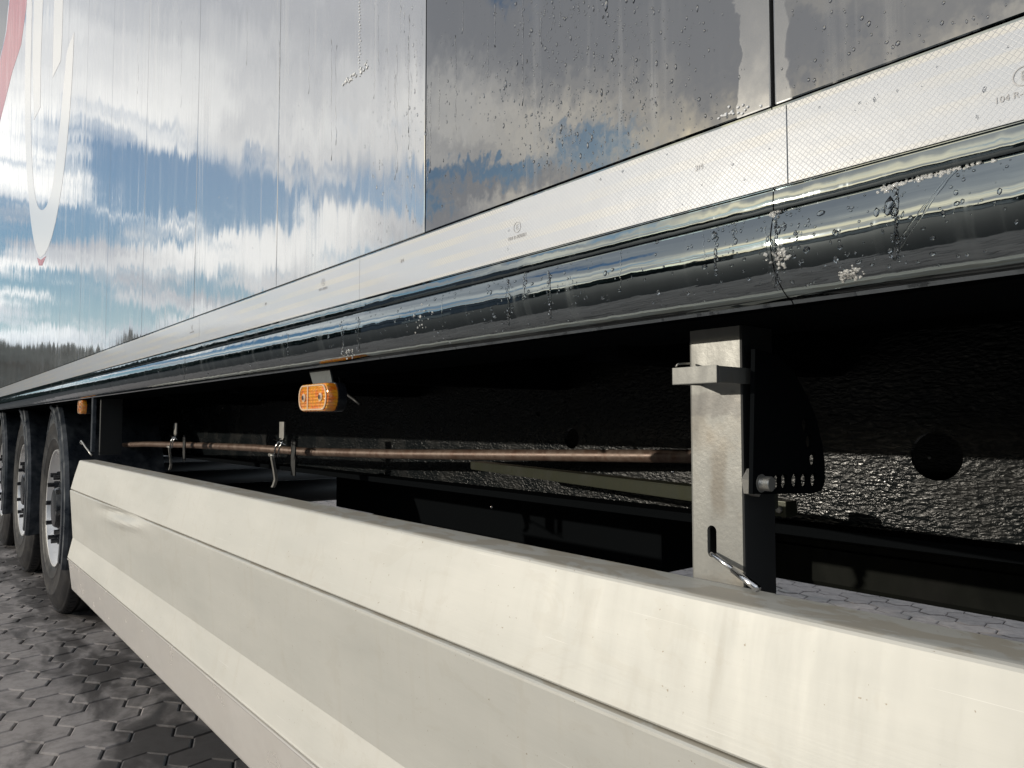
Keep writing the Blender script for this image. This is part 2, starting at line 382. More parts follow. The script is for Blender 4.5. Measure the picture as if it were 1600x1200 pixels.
def m_amber():
    m, nt, b = mat('amber lens', (0.85, 0.30, 0.02), 0.12)
    oc = geo(nt).outputs['Position']
    sx = nt.n('ShaderNodeSeparateXYZ', {0: oc})
    gx = nt.m('FRACT', nt.m('MULTIPLY', sx.outputs[0], 95)); gz = nt.m('FRACT', nt.m('MULTIPLY', sx.outputs[2], 210))
    h = nt.m('ADD', nt.m('ABSOLUTE', nt.m('SUBTRACT', gx, 0.5)), nt.m('ABSOLUTE', nt.m('SUBTRACT', gz, 0.5)))
    bp = nt.n('ShaderNodeBump', {'Height': h, 'Strength': 0.7, 'Distance': 0.004})
    link(nt, bp.outputs[0], b, 'Normal')
    n = nt.noise(oc, 90, 3, 0.6).outputs[0]
    link(nt, nt.mix(nt.mr(n, 0.4, 0.62), (1.0, 0.42, 0.02), (0.9, 0.20, 0.012)), b, 'Base Color')
    b.inputs['Transmission Weight'].default_value = 0.0
    b.inputs['Coat Weight'].default_value = 1.0; b.inputs['Coat Roughness'].default_value = 0.03
    return m
M_amber = m_amber()
M_clear, _, _ = mat('pale clear lens', (0.85, 0.62, 0.42), 0.08, 0.0, **{'Coat Weight': 1.0})
def m_paver():
    m, nt, b = mat('concrete paver', (0.15, 0.14, 0.14), 0.7)
    g = geo(nt); oc = g.outputs['Position']
    r1 = g.outputs['Random Per Island']; r2 = nt.n('ShaderNodeObjectInfo').outputs['Random']
    rr = nt.m('FRACT', nt.m('ADD', r1, r2))
    base = nt.mix(rr, (0.275, 0.252, 0.245), (0.37, 0.34, 0.33))
    fine = nt.noise(oc, 420, 3, 0.7).outputs[0]
    mid = nt.noise(oc, 24, 5, 0.65).outputs[0]
    base = nt.mix(nt.mr(fine, 0.35, 0.7, 0, 0.45), base, (0.42, 0.40, 0.40))
    base = nt.mix(nt.mr(mid, 0.45, 0.7, 0, 0.45), base, (0.11, 0.098, 0.094))
    wet = nt.noise(nt.mapv(oc, (2.4, 4.5, 1), (1.2, 0.4, 0)), 1.0, 5, 0.62, 0.5).outputs[0]
    sx = nt.n('ShaderNodeSeparateXYZ', {0: oc})
    side = nt.mr(sx.outputs[1], 0.15, 0.55, -0.09, 0.13)           # wetter by the trailer, with the shadow beneath it put into the colour
    side = nt.m('MULTIPLY', side, nt.mr(sx.outputs[1], 2.3, 3.0, 1.0, 0.0))
    wet_shade = nt.mr(nt.m('ADD', wet, side), 0.49, 0.68, 0, 1, True)
    base = nt.mix(nt.m('MULTIPLY', wet_shade, 0.80), base, (0.034, 0.030, 0.028))
    link(nt, base, b, 'Base Color')
    link(nt, nt.mr(wet_shade, 0, 1, 0.8, 0.45), b, 'Roughness')
    bp = nt.n('ShaderNodeBump', {'Height': nt.m('ADD', fine, mid), 'Strength': 0.45, 'Distance': 0.002})
    link(nt, bp.outputs[0], b, 'Normal')
    return m
M_paver = m_paver()
def m_ground():
    m, nt, b = mat('joint sand and added dark yard', (0.10, 0.095, 0.09), 0.85)
    oc = geo(nt).outputs['Position']
    link(nt, nt.mix(nt.noise(oc, 0.4, 6, 0.65).outputs[0], (0.016, 0.020, 0.024), (0.030, 0.033, 0.035)), b, 'Base Color')  # dark tone set for the unseen yard so the rail mirrors it dark
    return m
M_ground = m_ground()

# ------------------------------------------------------------------ the ground and its pavers
bm = bmesh.new(); bmesh.ops.create_grid(bm, x_segments=8, y_segments=8, size=600)
ground = obj('ground', bm, M_ground, loc=(0, 0, -0.007)); ground['kind'] = 'structure'
a = 0.0687
dirs = {'A': math.radians(-20), 'B': math.radians(40), 'C': math.radians(100)}
e = {k: Vector((math.cos(v), math.sin(v))) for k, v in dirs.items()}
seq = [('A', 1), ('B', 1), ('C', 1), ('B', 1), ('C', 1), ('A', -1), ('B', -1), ('A', -1), ('B', -1), ('C', -1), ('A', 1), ('C', -1)]
poly = [Vector((0, 0))]
for k, s in seq[:-1]: poly.append(poly[-1] + e[k]*a*s)
cen = sum(poly, Vector((0, 0)))/12
poly = [p - cen for p in poly]
def inset(pts, d):
    out = []; n = len(pts)
    for i in range(n):
        p0, p1, p2 = pts[i-1], pts[i], pts[(i+1) % n]
        d1 = (p1-p0).normalized(); d2 = (p2-p1).normalized()
        n1 = Vector((-d1.y, d1.x)); n2 = Vector((-d2.y, d2.x)); b_ = (n1+n2).normalized()
        out.append(p1 + b_*(d/max(0.3, b_.dot(n1))))
    return out
pa = inset(poly, 0.0022); pb = inset(poly, 0.0070)
pv = [(p.x, p.y, -0.028) for p in pa] + [(p.x, p.y, -0.0042) for p in pa] + [(p.x, p.y, 0.0) for p in pb]
pf = []
for i in range(12):
    j = (i+1) % 12
    pf.append((i, j, 12+j, 12+i)); pf.append((12+i, 12+j, 24+j, 24+i))
pf.append(tuple(range(24, 36)))
hexd = a*math.sqrt(3)
# centre-to-centre vectors of neighbouring hexagons, perpendicular to the edges
h1 = Vector((math.cos(dirs['A']+math.pi/2), math.sin(dirs['A']+math.pi/2)))*hexd
h2 = Vector((math.cos(dirs['A']+math.pi/6), math.sin(dirs['A']+math.pi/6)))*hexd
L1 = h1 + h2; L2 = h2*2 - h1
org = Vector((-2.461, 0.479)) + cen
paver_me = bpy.data.meshes.new('paver'); paver_me.from_pydata(pv, [], pf); paver_me.update(); paver_me.materials.append(M_paver)
cells = []
for i in range(-110, 111):
    for j in range(-110, 111):
        c = org + L1*i + L2*j
        if -13 < c.x < 3.0 and -0.55 < c.y < 9.5: cells.append(c)
def visible(c):
    q = project((c.x, c.y, 0))
    if q is None: return 0
    x, y = q
    if -25 < x < 470 and 850 < y < 1235 and x < 184+(y-967)*1.04+30 and c.y < 1.0: return 1
    if 1000 < x < 1640 and y > 850 and y > 850+(x-1000)*0.17 and y < 905+(x-1080)*0.215+25: return 2
    return 0
vis = [c for c in cells if visible(c)]
vis.sort(key=lambda c: (Vector((c.x, c.y, -H))).length)
near = vis[:300]; nearset = {(round(c.x, 4), round(c.y, 4)) for c in near}
def jig(c):
    r = random.Random(hash((round(c.x*1000), round(c.y*1000))))
    return r.uniform(-0.0016, 0.0012), r.uniform(-0.003, 0.003), r.uniform(-0.003, 0.003), r.uniform(-0.008, 0.008)
for c in near:
    o = bpy.data.objects.new('paver', paver_me); COL.objects.link(o); o.parent = ground
    dz, rx, ry, rz = jig(c); o.location = (c.x, c.y, 0.007+dz); o.rotation_euler = (rx, ry, rz)
arr = np.array(pv); V = []; Fc = []; nb = 0
for c in cells:
    if (round(c.x, 4), round(c.y, 4)) in nearset: continue
    dz, rx, ry, rz = jig(c); q = arr.copy()
    q[:, 2] += dz - q[:, 0]*ry + q[:, 1]*rx
    q[:, 0] += c.x; q[:, 1] += c.y; q[:, 2] += 0.007
    V.append(q); Fc += [tuple(k+nb for k in f) for f in pf]; nb += 36
me = bpy.data.meshes.new('paver_field'); me.from_pydata(np.concatenate(V).tolist(), [], Fc); me.update()
o = obj('paver_field', me, M_paver, ground); o['kind'] = 'stuff'

# ------------------------------------------------------------------ THE TRAILER
T = bpy.data.objects.new('semi_trailer', None); COL.objects.link(T); T.location = (0, 0, 0)
T['label'] = 'dark polished semi trailer with white reflective tape and silver side skirt, parked on the pavers'; T['category'] = 'trailer'
def Z(dz): return H + dz
YP = 0.475
# panels
pitch = 0.462; x_right = -0.284 + pitch*3
seams = [x_right - pitch*k for k in range(0, 23)]
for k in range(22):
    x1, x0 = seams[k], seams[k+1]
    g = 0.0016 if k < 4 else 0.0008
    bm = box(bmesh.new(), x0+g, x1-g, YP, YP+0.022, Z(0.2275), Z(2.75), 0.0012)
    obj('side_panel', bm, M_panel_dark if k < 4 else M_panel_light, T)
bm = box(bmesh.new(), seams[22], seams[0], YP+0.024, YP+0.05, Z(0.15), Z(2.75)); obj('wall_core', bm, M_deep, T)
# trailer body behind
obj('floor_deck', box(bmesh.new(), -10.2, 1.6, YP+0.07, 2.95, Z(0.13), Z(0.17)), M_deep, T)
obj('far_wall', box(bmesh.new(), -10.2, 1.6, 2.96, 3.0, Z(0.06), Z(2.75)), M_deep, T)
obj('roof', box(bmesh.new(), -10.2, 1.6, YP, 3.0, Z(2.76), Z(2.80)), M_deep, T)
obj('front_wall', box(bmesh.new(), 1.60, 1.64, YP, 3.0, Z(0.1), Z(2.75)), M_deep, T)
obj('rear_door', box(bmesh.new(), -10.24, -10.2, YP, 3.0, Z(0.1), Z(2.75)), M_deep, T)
# rail in three lengths, tape carried on its flat upper flange
def arc_prof():
    pts = [(0.4735, Z(0.2255)), (0.4735, Z(0.1664)), (0.4755, Z(0.1659)), (0.4755, Z(0.1652)), (0.4735, Z(0.1646))]
    led = [(0.4729, Z(0.1580)), (0.4731, Z(0.1520)), (0.4737, Z(0.1506)), (0.4765, Z(0.1498)), (0.4765, Z(0.1490))]
    yc, R = 0.5113, 0.0427
    zc = Z(0.1485) - R*math.sin(math.radians(30))*1.0
    bul = []
    for i in range(0, 23):
        ph = math.radians(30 - i*(30+62)/22)
        bul.append((yc - R*math.cos(ph), zc + R*math.sin(ph)))
    yl, zl = bul[-1]
    hem = [(yl+0.004, zl-0.001), (yl+0.006, zl-0.0035), (yl+0.010, zl-0.0035), (yl+0.012, zl+0.0), (0.60, zl+0.002), (0.60, Z(0.12)), (0.499, Z(0.13)), (0.499, Z(0.2255))]
    return pts + led + bul + hem
railp = arc_prof()
railz = min(z for y, z in railp)
rails = []
for x0, x1 in ((-10.2, -2.482), (-2.480, -0.2845), (-0.2835, 1.6)):
    r = obj('side_rail', extrude(railp, x0, x1, nseg=max(2, int((x1-x0)/0.3))), M_rail, T, 'auto'); rails.append(r)
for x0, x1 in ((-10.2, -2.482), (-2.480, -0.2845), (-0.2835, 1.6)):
    obj('rail_shade_plate', box(bmesh.new(), x0, x1, max(y for y, z in railp if abs(z-railz) < .004 and y < .55)+0.002, 0.64, railz-0.0015, railz+0.0015), M_deep, T)  # added dark plate, keeps the lamp's reflection off the rail's underside
tapes = []
cuts = [1.6, 0.40, -0.272, -0.905, -1.62, -2.30, -3.2, -4.4, -6.0, -8.0, -10.2]
for x1, x0 in zip(cuts, cuts[1:]):
    t = obj('reflective_tape', box(bmesh.new(), x0+0.0004, x1-0.0004, 0.4722, 0.4733, Z(0.1672), Z(0.2235), 0.0003), M_tape, T); tapes.append((x0, x1, t))
def tape_at(x):
    for x0, x1, t in tapes:
        if x0 <= x <= x1: return t
    return tapes[0][2]
def text(s, x, z, size, parent, m=M_print, y=0.4719, name='marking', sx=1.0):
    cu = bpy.data.curves.new('t', 'FONT'); cu.body = s; cu.size = size; cu.align_x = 'CENTER'; cu.align_y = 'CENTER'; cu.extrude = 0.00008
    to = bpy.data.objects.new('t', cu); COL.objects.link(to); dg = bpy.context.evaluated_depsgraph_get()
    me = bpy.data.meshes.new_from_object(to.evaluated_get(dg)); bpy.data.objects.remove(to); 
    me.transform(Matrix.Translation((x, y, z)) @ Matrix.Rotation(math.pi/2, 4, 'X') @ Matrix.Diagonal((sx, 1, 1, 1)))
    return obj(name, me, m, parent)
for px, py in ((808, 355), (505, 441), (1600, 118), (300, 512)):
    p = P(px, py, 0.472); tp = tape_at(p.x)
    text('E', p.x, p.z, 0.0075, tp)
    bm = plate(circ(0, 0, 0.0056, 32), [circ(0, 0, 0.0050, 32)], 0.0001, lambda u, v, q, p=p: Vector((p.x+u, 0.4719-q, p.z+v)))
    obj('marking_ring', bm, M_print, tp)
    text('104 R-000821', p.x, p.z-0.0098, 0.0052, tp)
for px, py in ((1092, 262), (628, 408), (415, 475)):
    p = P(px, py, 0.472); text('3M', p.x, p.z, 0.0065, tape_at(p.x), name='maker_mark')

# ---- livery print on the far panels
def decal(name, pts, m, y=0.4745, thick=0.00015, hole=None):
    pl = [XZ(x, yy, YP) for x, yy in pts]
    hl = [[XZ(x, yy, YP) for x, yy in hole]] if hole else []
    return obj(name, plate(pl, hl, thick, lambda u, v, q: Vector((u, y+q, v))), m, T)
def cubic(p0, p1, p2, p3, n=10):
    return [tuple((1-t)**3*a_ + 3*(1-t)**2*t*b_ + 3*(1-t)*t*t*c_ + t**3*d_ for a_, b_, c_, d_ in zip(p0, p1, p2, p3)) for t in [i/n for i in range(n)]]
outer = cubic((44, -40), (36, 120), (38, 220), (44, 300), 10) + cubic((44, 300), (50, 380), (58, 402), (64, 402), 8) + cubic((64, 402), (88, 395), (110, 230), (116, 50), 12) + [(116, 50)]
inner = [(108, 70)] + cubic((104, 85), (97, 160), (90, 240), (83, 285), 8) + cubic((83, 285), (75, 335), (60, 345), (54, 300), 8) + cubic((54, 300), (47, 250), (46, 120), (52, -40), 10)
decal('lettering', outer + inner, M_white)
decal('lettering', [(54, -40), (69, -40), (64, 90), (63, 168), (53, 188), (51, 100)], M_white)
decal('lettering', [(86, -40), (100, -40), (97, 60), (95, 95), (82, 122)], M_white)
decal('red_stripe', [(19, -40), (47, -40), (40, 20), (33, 70), (20, 110), (0, 190), (-14, 280), (-14, 170), (0, 95), (10, 50)], M_red)
decal('dark_field', [(-22, -40), (18, -40), (9, 50), (-1, 95), (-14, 168), (-22, 200)], M_dark)
decal('red_outline', [(58, 402.5), (64, 406), (72, 400), (66, 415), (61, 415)], M_red)

# ---- water and ice on panels, tape, rail
def drops(name, spec, m, parent):
    V, Fc = [], []
    for (x, y, z, sx, sy, sz, jit, rot) in spec: blob(V, Fc, (x, y, z), (sx, sy, sz), 1 if jit == 0 else 2, jit, rot)
    o = meshobj(name, V, Fc, m, parent); o['kind'] = 'stuff'; return o
sp_ = []
def add_panel(px, py, s, stretch=1.0, Y=YP, sl=None):
    p = P(px, py, Y); sl = sp_ if sl is None else sl
    if p.z < Z(0.230): return
    s *= .62; sl.append((p.x, Y-0.0001, p.z, s*rnd.uniform(.7, 1.3), s*0.45, s*stretch*rnd.uniform(.8, 1.4), 0, rnd.uniform(-.2, .2)))
for i in range(1500):
    px = 700 + rnd.gauss(170, 130); py = rnd.uniform(-10, 270) if rnd.random() < .8 else rnd.uniform(0, 330)
    if 672 < px < 1180 and (px-960)**2/260**2 + (py-110)**2/190**2 < rnd.uniform(.3, 1.3): add_panel(px, py, abs(rnd.gauss(0, 0.0008))+0.0004, rnd.choice([1, 1, 1.4, 2.2]))
for i in range(160): add_panel(rnd.uniform(1220, 1600), rnd.uniform(0, 160), abs(rnd.gauss(0, 0.0008))+0.0003, 1.2)
for i in range(200): add_panel(rnd.choice([585, 600, 640, 655, 700])+rnd.gauss(0, 7), rnd.uniform(-10, 380), abs(rnd.gauss(0, 0.0008))+0.0005, rnd.choice([1, 2]))
for i in range(120): add_panel(rnd.uniform(150, 660), rnd.uniform(-10, 400), abs(rnd.gauss(0, .0007))+0.0005, 1.5)
drops('water_drops', sp_, M_water, T)
# runs of beads hanging from the edges
sp2 = []
def onrail(px, f):
    """a point on the rail's surface below picture column px, f from top (0) to bottom (1)"""
    d = ray(px, 500); x = d.x/d.y*0.48
    i = f*22; ph = math.radians(30 - i*(92)/22)
    yc, R = 0.5113, 0.0427; zc = Z(0.1485) - R*math.sin(math.radians(30))
    return x*(yc-R*math.cos(ph))/0.48, yc - R*math.cos(ph), zc + R*math.sin(ph)
def rail_drop(px, f, s, st=1.0, sl=None, jit=0):
    x, y, z = onrail(px, f); (sp2 if sl is None else sl).append((x, y, z, s*rnd.uniform(.7, 1.4), s*0.35, s*st, jit, rnd.uniform(-.3, .3)))
for i in range(420):
    rail_drop(rnd.uniform(180, 1600), rnd.random()**1.2*0.85, abs(rnd.gauss(0, .0007))+.0004, rnd.choice([1, 1, 1.5]))
for cx, cf, n, sw in ((1215, .25, 90, 30), (1225, .5, 60, 22), (1400, .3, 60, 10), (1405, .6, 30, 10), (800, .3, 40, 12), (855, .35, 40, 10), (650, .4, 50, 12), (1140, .12, 40, 14), (1150, .22, 30, 20), (450, .4, 30, 12), (290, .35, 30, 9), (770, .45, 20, 8), (690, .6, 30, 12), (900, .45, 40, 14), (1330, .55, 40, 20)):
    for i in range(int(n*.38)): rail_drop(rnd.gauss(cx, sw), min(.95, max(0, rnd.gauss(cf, .14))), (abs(rnd.gauss(0, .0009))+.0004)*.75, rnd.choice([1, 1.6, 2.4]))
for cx, f0, f1 in ((795, .05, .7), (858, .1, .75), (1215, .0, .85), (1405, .05, .7), (560, .1, .8), (535, .2, .9), (1150, .0, .25), (820, .0, .4), (1120, .1, .5)):
    f = f0
    while f < f1:
        rail_drop(cx+rnd.gauss(0, 1.6), f, rnd.uniform(.0006, .0015), 2.6); f += .035
drops('water_drops', sp2, M_water, rails[1])
sp3 = []
for i in range(90):
    px = rnd.uniform(700, 1600); p = P(px, rnd.uniform(60, 400), 0.472)
    if Z(0.169) < p.z < Z(0.222):
        s = (abs(rnd.gauss(0, .0007))+.0004)*.7
        sp3.append((p.x, 0.4722, p.z, s*1.1, s*.6, s*rnd.choice([1, 1.4, 2]), 0, rnd.uniform(-.3, .3)))
drops('water_drops', sp3, M_water, tapes[1][2])
ice = []
for cx, cf, n, sw, sf in ((1330, .80, 70, 9, .03), (1222, .50, 45, 8, .06), (545, .80, 40, 6, .08), (1395, .03, 30, 9, .02), (1450, .0, 40, 24, .012), (1213, .0, 20, 4, .02), (660, .35, 25, 6, .12), (1500, -.02, 30, 20, .012)):
    for i in range(n): rail_drop(rnd.gauss(cx, sw), max(-.02, rnd.gauss(cf, sf)), rnd.uniform(.0005, .0017), 1, ice, .45)
drops('ice_crumbs', ice, M_ice, rails[1])
ice2 = []
for k in range(26):      # frozen drip beads on the fifth panel
    p = P(562+rnd.gauss(0, 0.8), -6+k*5.0, YP); ice2.append((p.x, YP-0.0002, p.z, .0022, .0012, .0010, .2, -.5))
for k in range(20):
    t = rnd.random(); p = P(535+t*42, 136-t*38+rnd.gauss(0, 3), YP); ice2.append((p.x, YP-0.0002, p.z, .0030, .0012, .0018, .3, .6))
for k in range(0):
    p = P(rnd.gauss(1203, 4), rnd.uniform(0, 170), YP)
    if p.z > Z(.23): ice2.append((p.x, YP-0.0002, p.z, .0009, .0006, .0010, .3, 0))
for k in range(18):
    px = rnd.uniform(1120, 1190); p = P(px, 190-(px-1120)*0.32+rnd.gauss(-6, 4), YP)
    if p.z > Z(.229): ice2.append((p.x, YP-0.0002, p.z, .0012, .0009, .0010, .3, 0))
M_frost, _, _ = mat('white frozen drip', (0.80, 0.81, 0.82), 0.35)
drops('ice_crumbs', ice2, M_frost, T)

def runs(name, lists, parent):
    bm = bmesh.new()
    for pts, rr in lists: tube(bm, pts, rr, 8)
    o = obj(name, bm, M_water, parent, True); o['kind'] = 'stuff'
L_ = []
for cx, f0, f1, drift, w_ in ((1502, .0, .62, -95, .0013), (1494, .02, .50, -80, .0008), (1408, .05, .72, -8, .0016), (1213, .1, .8, -3, .0018), (1198, .15, .5, 4, .0010), (795, .05, .75, 0, .0016), (858, .1, .75, 3, .0014), (822, .0, .4, 0, .0009), (560, .1, .8, 2, .0018), (535, .2, .85, 0, .0012), (690, .1, .6, 2, .0010), (450, .1, .6, 0, .0012), (1100, .05, .35, 2, .0008), (970, .0, .5, 0, .0009), (290, .1, .8, 0, .0016)):
    pts, rr = [], []
    for k in range(15):
        t = k/14; x, y, z = onrail(cx+drift*t+rnd.gauss(0, .9), f0+(f1-f0)*t); pts.append((x, y+w_*.55, z)); rr.append(w_*(.6+.5*rnd.random()+(.5 if k == 13 else 0)))
    L_.append((pts, rr))
runs('water_runs', L_, rails[1])
L_ = []
for k in range(34):
    cx = rnd.choice([rnd.gauss(650, 10), rnd.gauss(735, 25), rnd.gauss(620, 25), rnd.uniform(480, 1000), rnd.uniform(200, 660)]); y0 = rnd.uniform(-30, 160); ln = rnd.uniform(40, 200); w_ = rnd.uniform(.0005, .0012)
    pts, rr = [], []
    for q in range(16):
        p = P(cx+rnd.gauss(0, .6), y0+ln*q/15, YP)
        if p.z < Z(.235): break
        pts.append((p.x, YP+w_*.6, p.z)); rr.append(w_*(.6+.6*rnd.random()))
    if len(pts) > 4: L_.append((pts, rr))
runs('water_runs', L_, T)

# ---- silver side skirt: three planks on a back frame
XL, XR = -3.12, 1.15
def skirt_plank(prof, m, dent=False):
    bm = extrude(prof, XL, XR, nseg=150 if dent else 24)
    if dent:
        for v in bm.verts:
            if v.co.y < 0.49:
                q = project(v.co)
                if q:
                    d = ((q[0]-190)/26)**2 + ((q[1]-(803+0.25*(q[0]-190)))/7)**2
                    v.co.y += 0.012*math.exp(-d)
                    d = ((q[0]-196)/24)**2 + ((q[1]-(818+0.25*(q[0]-190)))/7)**2
                    v.co.y -= 0.005*math.exp(-d)
                v.co.y += 0.0004*math.sin(v.co.x*2.1)
    return bm
def midpts(p0, p1, n): return [(p0[0]+(p1[0]-p0[0])*i/n, p0[1]+(p1[1]-p0[1])*i/n) for i in range(n)]
back = 0.551
skirt = obj('side_skirt', box(bmesh.new(), XL+0.01, XR-0.01, 0.531, back-0.001, Z(-0.606), Z(-0.142)), M_alu, T)
p1 = [(back, Z(-0.1390)), (0.5040, Z(-0.1390)), (0.5010, Z(-0.1394)), (0.4985, Z(-0.1408)), (0.4972, Z(-0.1430)), (0.4845, Z(-0.190)), (0.4728, Z(-0.2405)), (0.4735, Z(-0.2422)), (0.4765, Z(-0.2432)), (0.53, Z(-0.2432)), (0.53, Z(-0.1425)), (back, Z(-0.1425))]
obj('plank', skirt_plank(p1, M_alu), M_alu, skirt, 'crisp')
p2 = [(0.4765, Z(-0.2450)), (0.4725, Z(-0.2458)), (0.4708, Z(-0.2475)), (0.4706, Z(-0.2500))] + midpts((0.4710, Z(-0.256)), (0.4835, Z(-0.4170)), 22) + [(0.4835, Z(-0.4170)), (0.4838, Z(-0.4195)), (0.4700, Z(-0.4850)), (0.4690, Z(-0.4880)), (0.4700, Z(-0.4900)), (0.53, Z(-0.4900)), (0.53, Z(-0.2450))]
obj('plank', skirt_plank(p2, M_alu, True), M_alu, skirt, 'crisp')
p3 = [(0.4735, Z(-0.4918)), (0.4690, Z(-0.4926)), (0.4678, Z(-0.4950)), (0.4690, Z(-0.4975)), (0.4720, Z(-0.4990)), (0.4850, Z(-0.6010)), (0.4865, Z(-0.6060)), (0.4900, Z(-0.6100)), (0.5000, Z(-0.6160)), (0.53, Z(-0.6165)), (0.53, Z(-0.4918))]
obj('plank', skirt_plank(p3, M_alu_low), M_alu_low, skirt, 'crisp')
ice3 = []
for k in range(60):
    px = rnd.uniform(130, 1600); p = P(px, 0, 0.4974); ice3.append((rnd.uniform(-3, .2), 0.4725+rnd.uniform(0, .015), 0, 0, 0, 0, 0, 0))

# ---- support post with slot, strap, pin, nut and hole plate
px0, px1 = P(1078, 700, .56).x, P(1163, 700, .56).x
zt, zb = Z(0.128), Z(-0.30)
s0, s1 = P(1105, 820, .56), P(1120, 872, .56)
sr = (s1.x-s0.x)/2; scx = (s0.x+s1.x)/2; sz0 = s1.z+sr; sz1 = s0.z-sr
slot = [(scx+sr*math.cos(t), sz1+sr*math.sin(t)) for t in np.linspace(0, math.pi, 9)] + [(scx+sr*math.cos(t), sz0+sr*math.sin(t)) for t in np.linspace(math.pi, 2*math.pi, 9)]
b_ = 0.003
front = [(px0+b_, zb), (px1-b_, zb), (px1-b_, zt), (px0+b_, zt)]
post = obj('support_post', plate(front, [slot], 0.004, lambda u, v, q: Vector((u, 0.560+q, v))), M_post, T)
bm = bmesh.new()
prf = [(0.560, 0.0)]
def side(xa, sgn):
    pts = [(xa, 0.560), (xa+sgn*0.0018, 0.5605), (xa+sgn*0.003, 0.563), (xa+sgn*0.003, 0.606), (xa-sgn*0.001, 0.606), (xa-sgn*0.001, 0.564), (xa, 0.564)]
    t = bmesh.new(); lo = [t.verts.new((x, y, zb)) for x, y in pts]; hi = [t.verts.new((x, y, zt)) for x, y in pts]
    for i in range(len(pts)): t.faces.new((lo[i], lo[(i+1) % len(pts)], hi[(i+1) % len(pts)], hi[i]))
    t.faces.new(lo[::-1]); t.faces.new(hi); return t
obj('post_side', side(px1-b_, 1), M_black, post, 'auto')  # black colour stands in for shade on the post's right side
obj('post_side', side(px0+b_, -1), M_post, post, 'auto')
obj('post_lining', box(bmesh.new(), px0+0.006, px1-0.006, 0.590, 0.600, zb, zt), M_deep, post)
# strap bracket
nt_ = NT(M_post.node_tree); b__ = M_post.node_tree.nodes['Principled BSDF']
prev = b__.inputs['Base Color'].links[0].from_socket
pos = geo(nt_).outputs['Position']; sz_ = nt_.n('ShaderNodeSeparateXYZ', {0: pos})
wob = nt_.noise(pos, 60, 4, .6).outputs[0]; zw = nt_.m('ADD', sz_.outputs[2], nt_.m('MULTIPLY', nt_.m('SUBTRACT', wob, .5), .020))
z1_, z2_ = P(1120, 618, .56).z, P(1120, 650, .56).z
band = nt_.m('MULTIPLY', nt_.mr(zw, z2_-.001, z2_+.002), nt_.mr(zw, z1_, z1_+.003, 1, 0))
xw = nt_.m('ABSOLUTE', nt_.m('SUBTRACT', nt_.m('ADD', sz_.outputs[0], nt_.m('MULTIPLY', nt_.m('SUBTRACT', wob, .5), .012)), P(1122, 740, .56).x))
smear = nt_.m('MULTIPLY', nt_.m('MULTIPLY', nt_.mr(xw, .004, .012, 1, 0, True), nt_.mr(zw, P(1122, 815, .56).z, P(1122, 790, .56).z)), nt_.mr(zw, P(1122, 715, .56).z, P(1122, 690, .56).z, 1, 0))
c_ = nt_.mix(nt_.m('MULTIPLY', band, .6), prev, (.13, .125, .12)); c_ = nt_.mix(nt_.m('MULTIPLY', smear, .55), c_, (.12, .10, .075))
link(nt_, c_, b__, 'Base Color')
c0, c1 = P(1050, 571, .52), P(1120, 598, .52)
cz1, cz0 = P(1120, 570, .52).z, c1.z
bm = box(bmesh.new(), c0.x, c1.x, 0.520, 0.5235, cz0, cz1, 0.0008)
box(bm, c1.x-0.0035, c1.x, 0.524, 0.585, cz0+0.0005, cz1-0.0005, 0.0006); box(bm, c0.x, c0.x+0.0035, 0.524, 0.575, cz0+0.0005, cz1-0.0005, 0.0006)
obj('strap_bracket', bm, M_post, T)
# the strap's right leg clears the post: shift pieces by a spacer block
obj('strap_wire', tube(bmesh.new(), [P(1056, 573, .53), P(1059, 569, .53), P(1070, 568, .54), P(1078, 568, .555)], .0009, 8), M_galv, T, True)
# pin
bm = tube(bmesh.new(), [P(1109, 864, .566), P(1114, 866, .556), P(1148, 892, .545)], .0022, 12)
tube(bm, [P(1146, 890.5, .5455), P(1184, 920, .533)], .0031, 12)
obj('locking_pin', bm, M_chrome, post, True)
# hole plate (across the trailer) and nut
xpl = px1 + 0.012
def YZ(px, py, X):
    d = ray(px, py); t = X/d.x; return (d.y*t, H+d.z*t)
ol = [YZ(*q, xpl) for q in ((1176, 772), (1272, 771), (1284, 766), (1289, 752), (1289, 725), (1284, 690), (1276, 655), (1262, 620), (1240, 580), (1215, 555), (1180, 545))]
hl = []
for q in ((1226, 752), (1243, 751), (1257.5, 750.5), (1272.5, 750), (1271, 718), (1265, 690), (1259, 664), (1215, 753)):
    y, z = YZ(*q, xpl); hl.append(circ(y, z, .0066, 16))
obj('hole_plate', plate(ol, hl, 0.004, lambda u, v, q: Vector((xpl-q, u, v))), M_deep, T)
nc = P(1188, 755, .566)
bm = bmesh.new(); hexnut(bm, (px1+.0005, nc.y, nc.z), (1, 0, 0), .0125, .0085)
nut = obj('hex_nut', bm, M_galv, T)
bm = bmesh.new(); tube(bm, [(px1+.009, nc.y, nc.z), (px1+.0125, nc.y, nc.z)], .0078, 24); obj('washer', bm, M_galv, nut, 'auto')
bm = bmesh.new()
for k in range(6): tube(bm, [(px1+.0125+k*.0016, nc.y, nc.z), (px1+.0133+k*.0016, nc.y, nc.z), (px1+.0141+k*.0016, nc.y, nc.z)], [.0056, .0064, .0056], 16)
obj('bolt_thread', bm, M_galv, nut, 'auto')
#obj('post_gusset', box(bmesh.new(), px1+.001, px1+.006, .575, .66, Z(-.30), Z(-.075), .001), M_black, T)

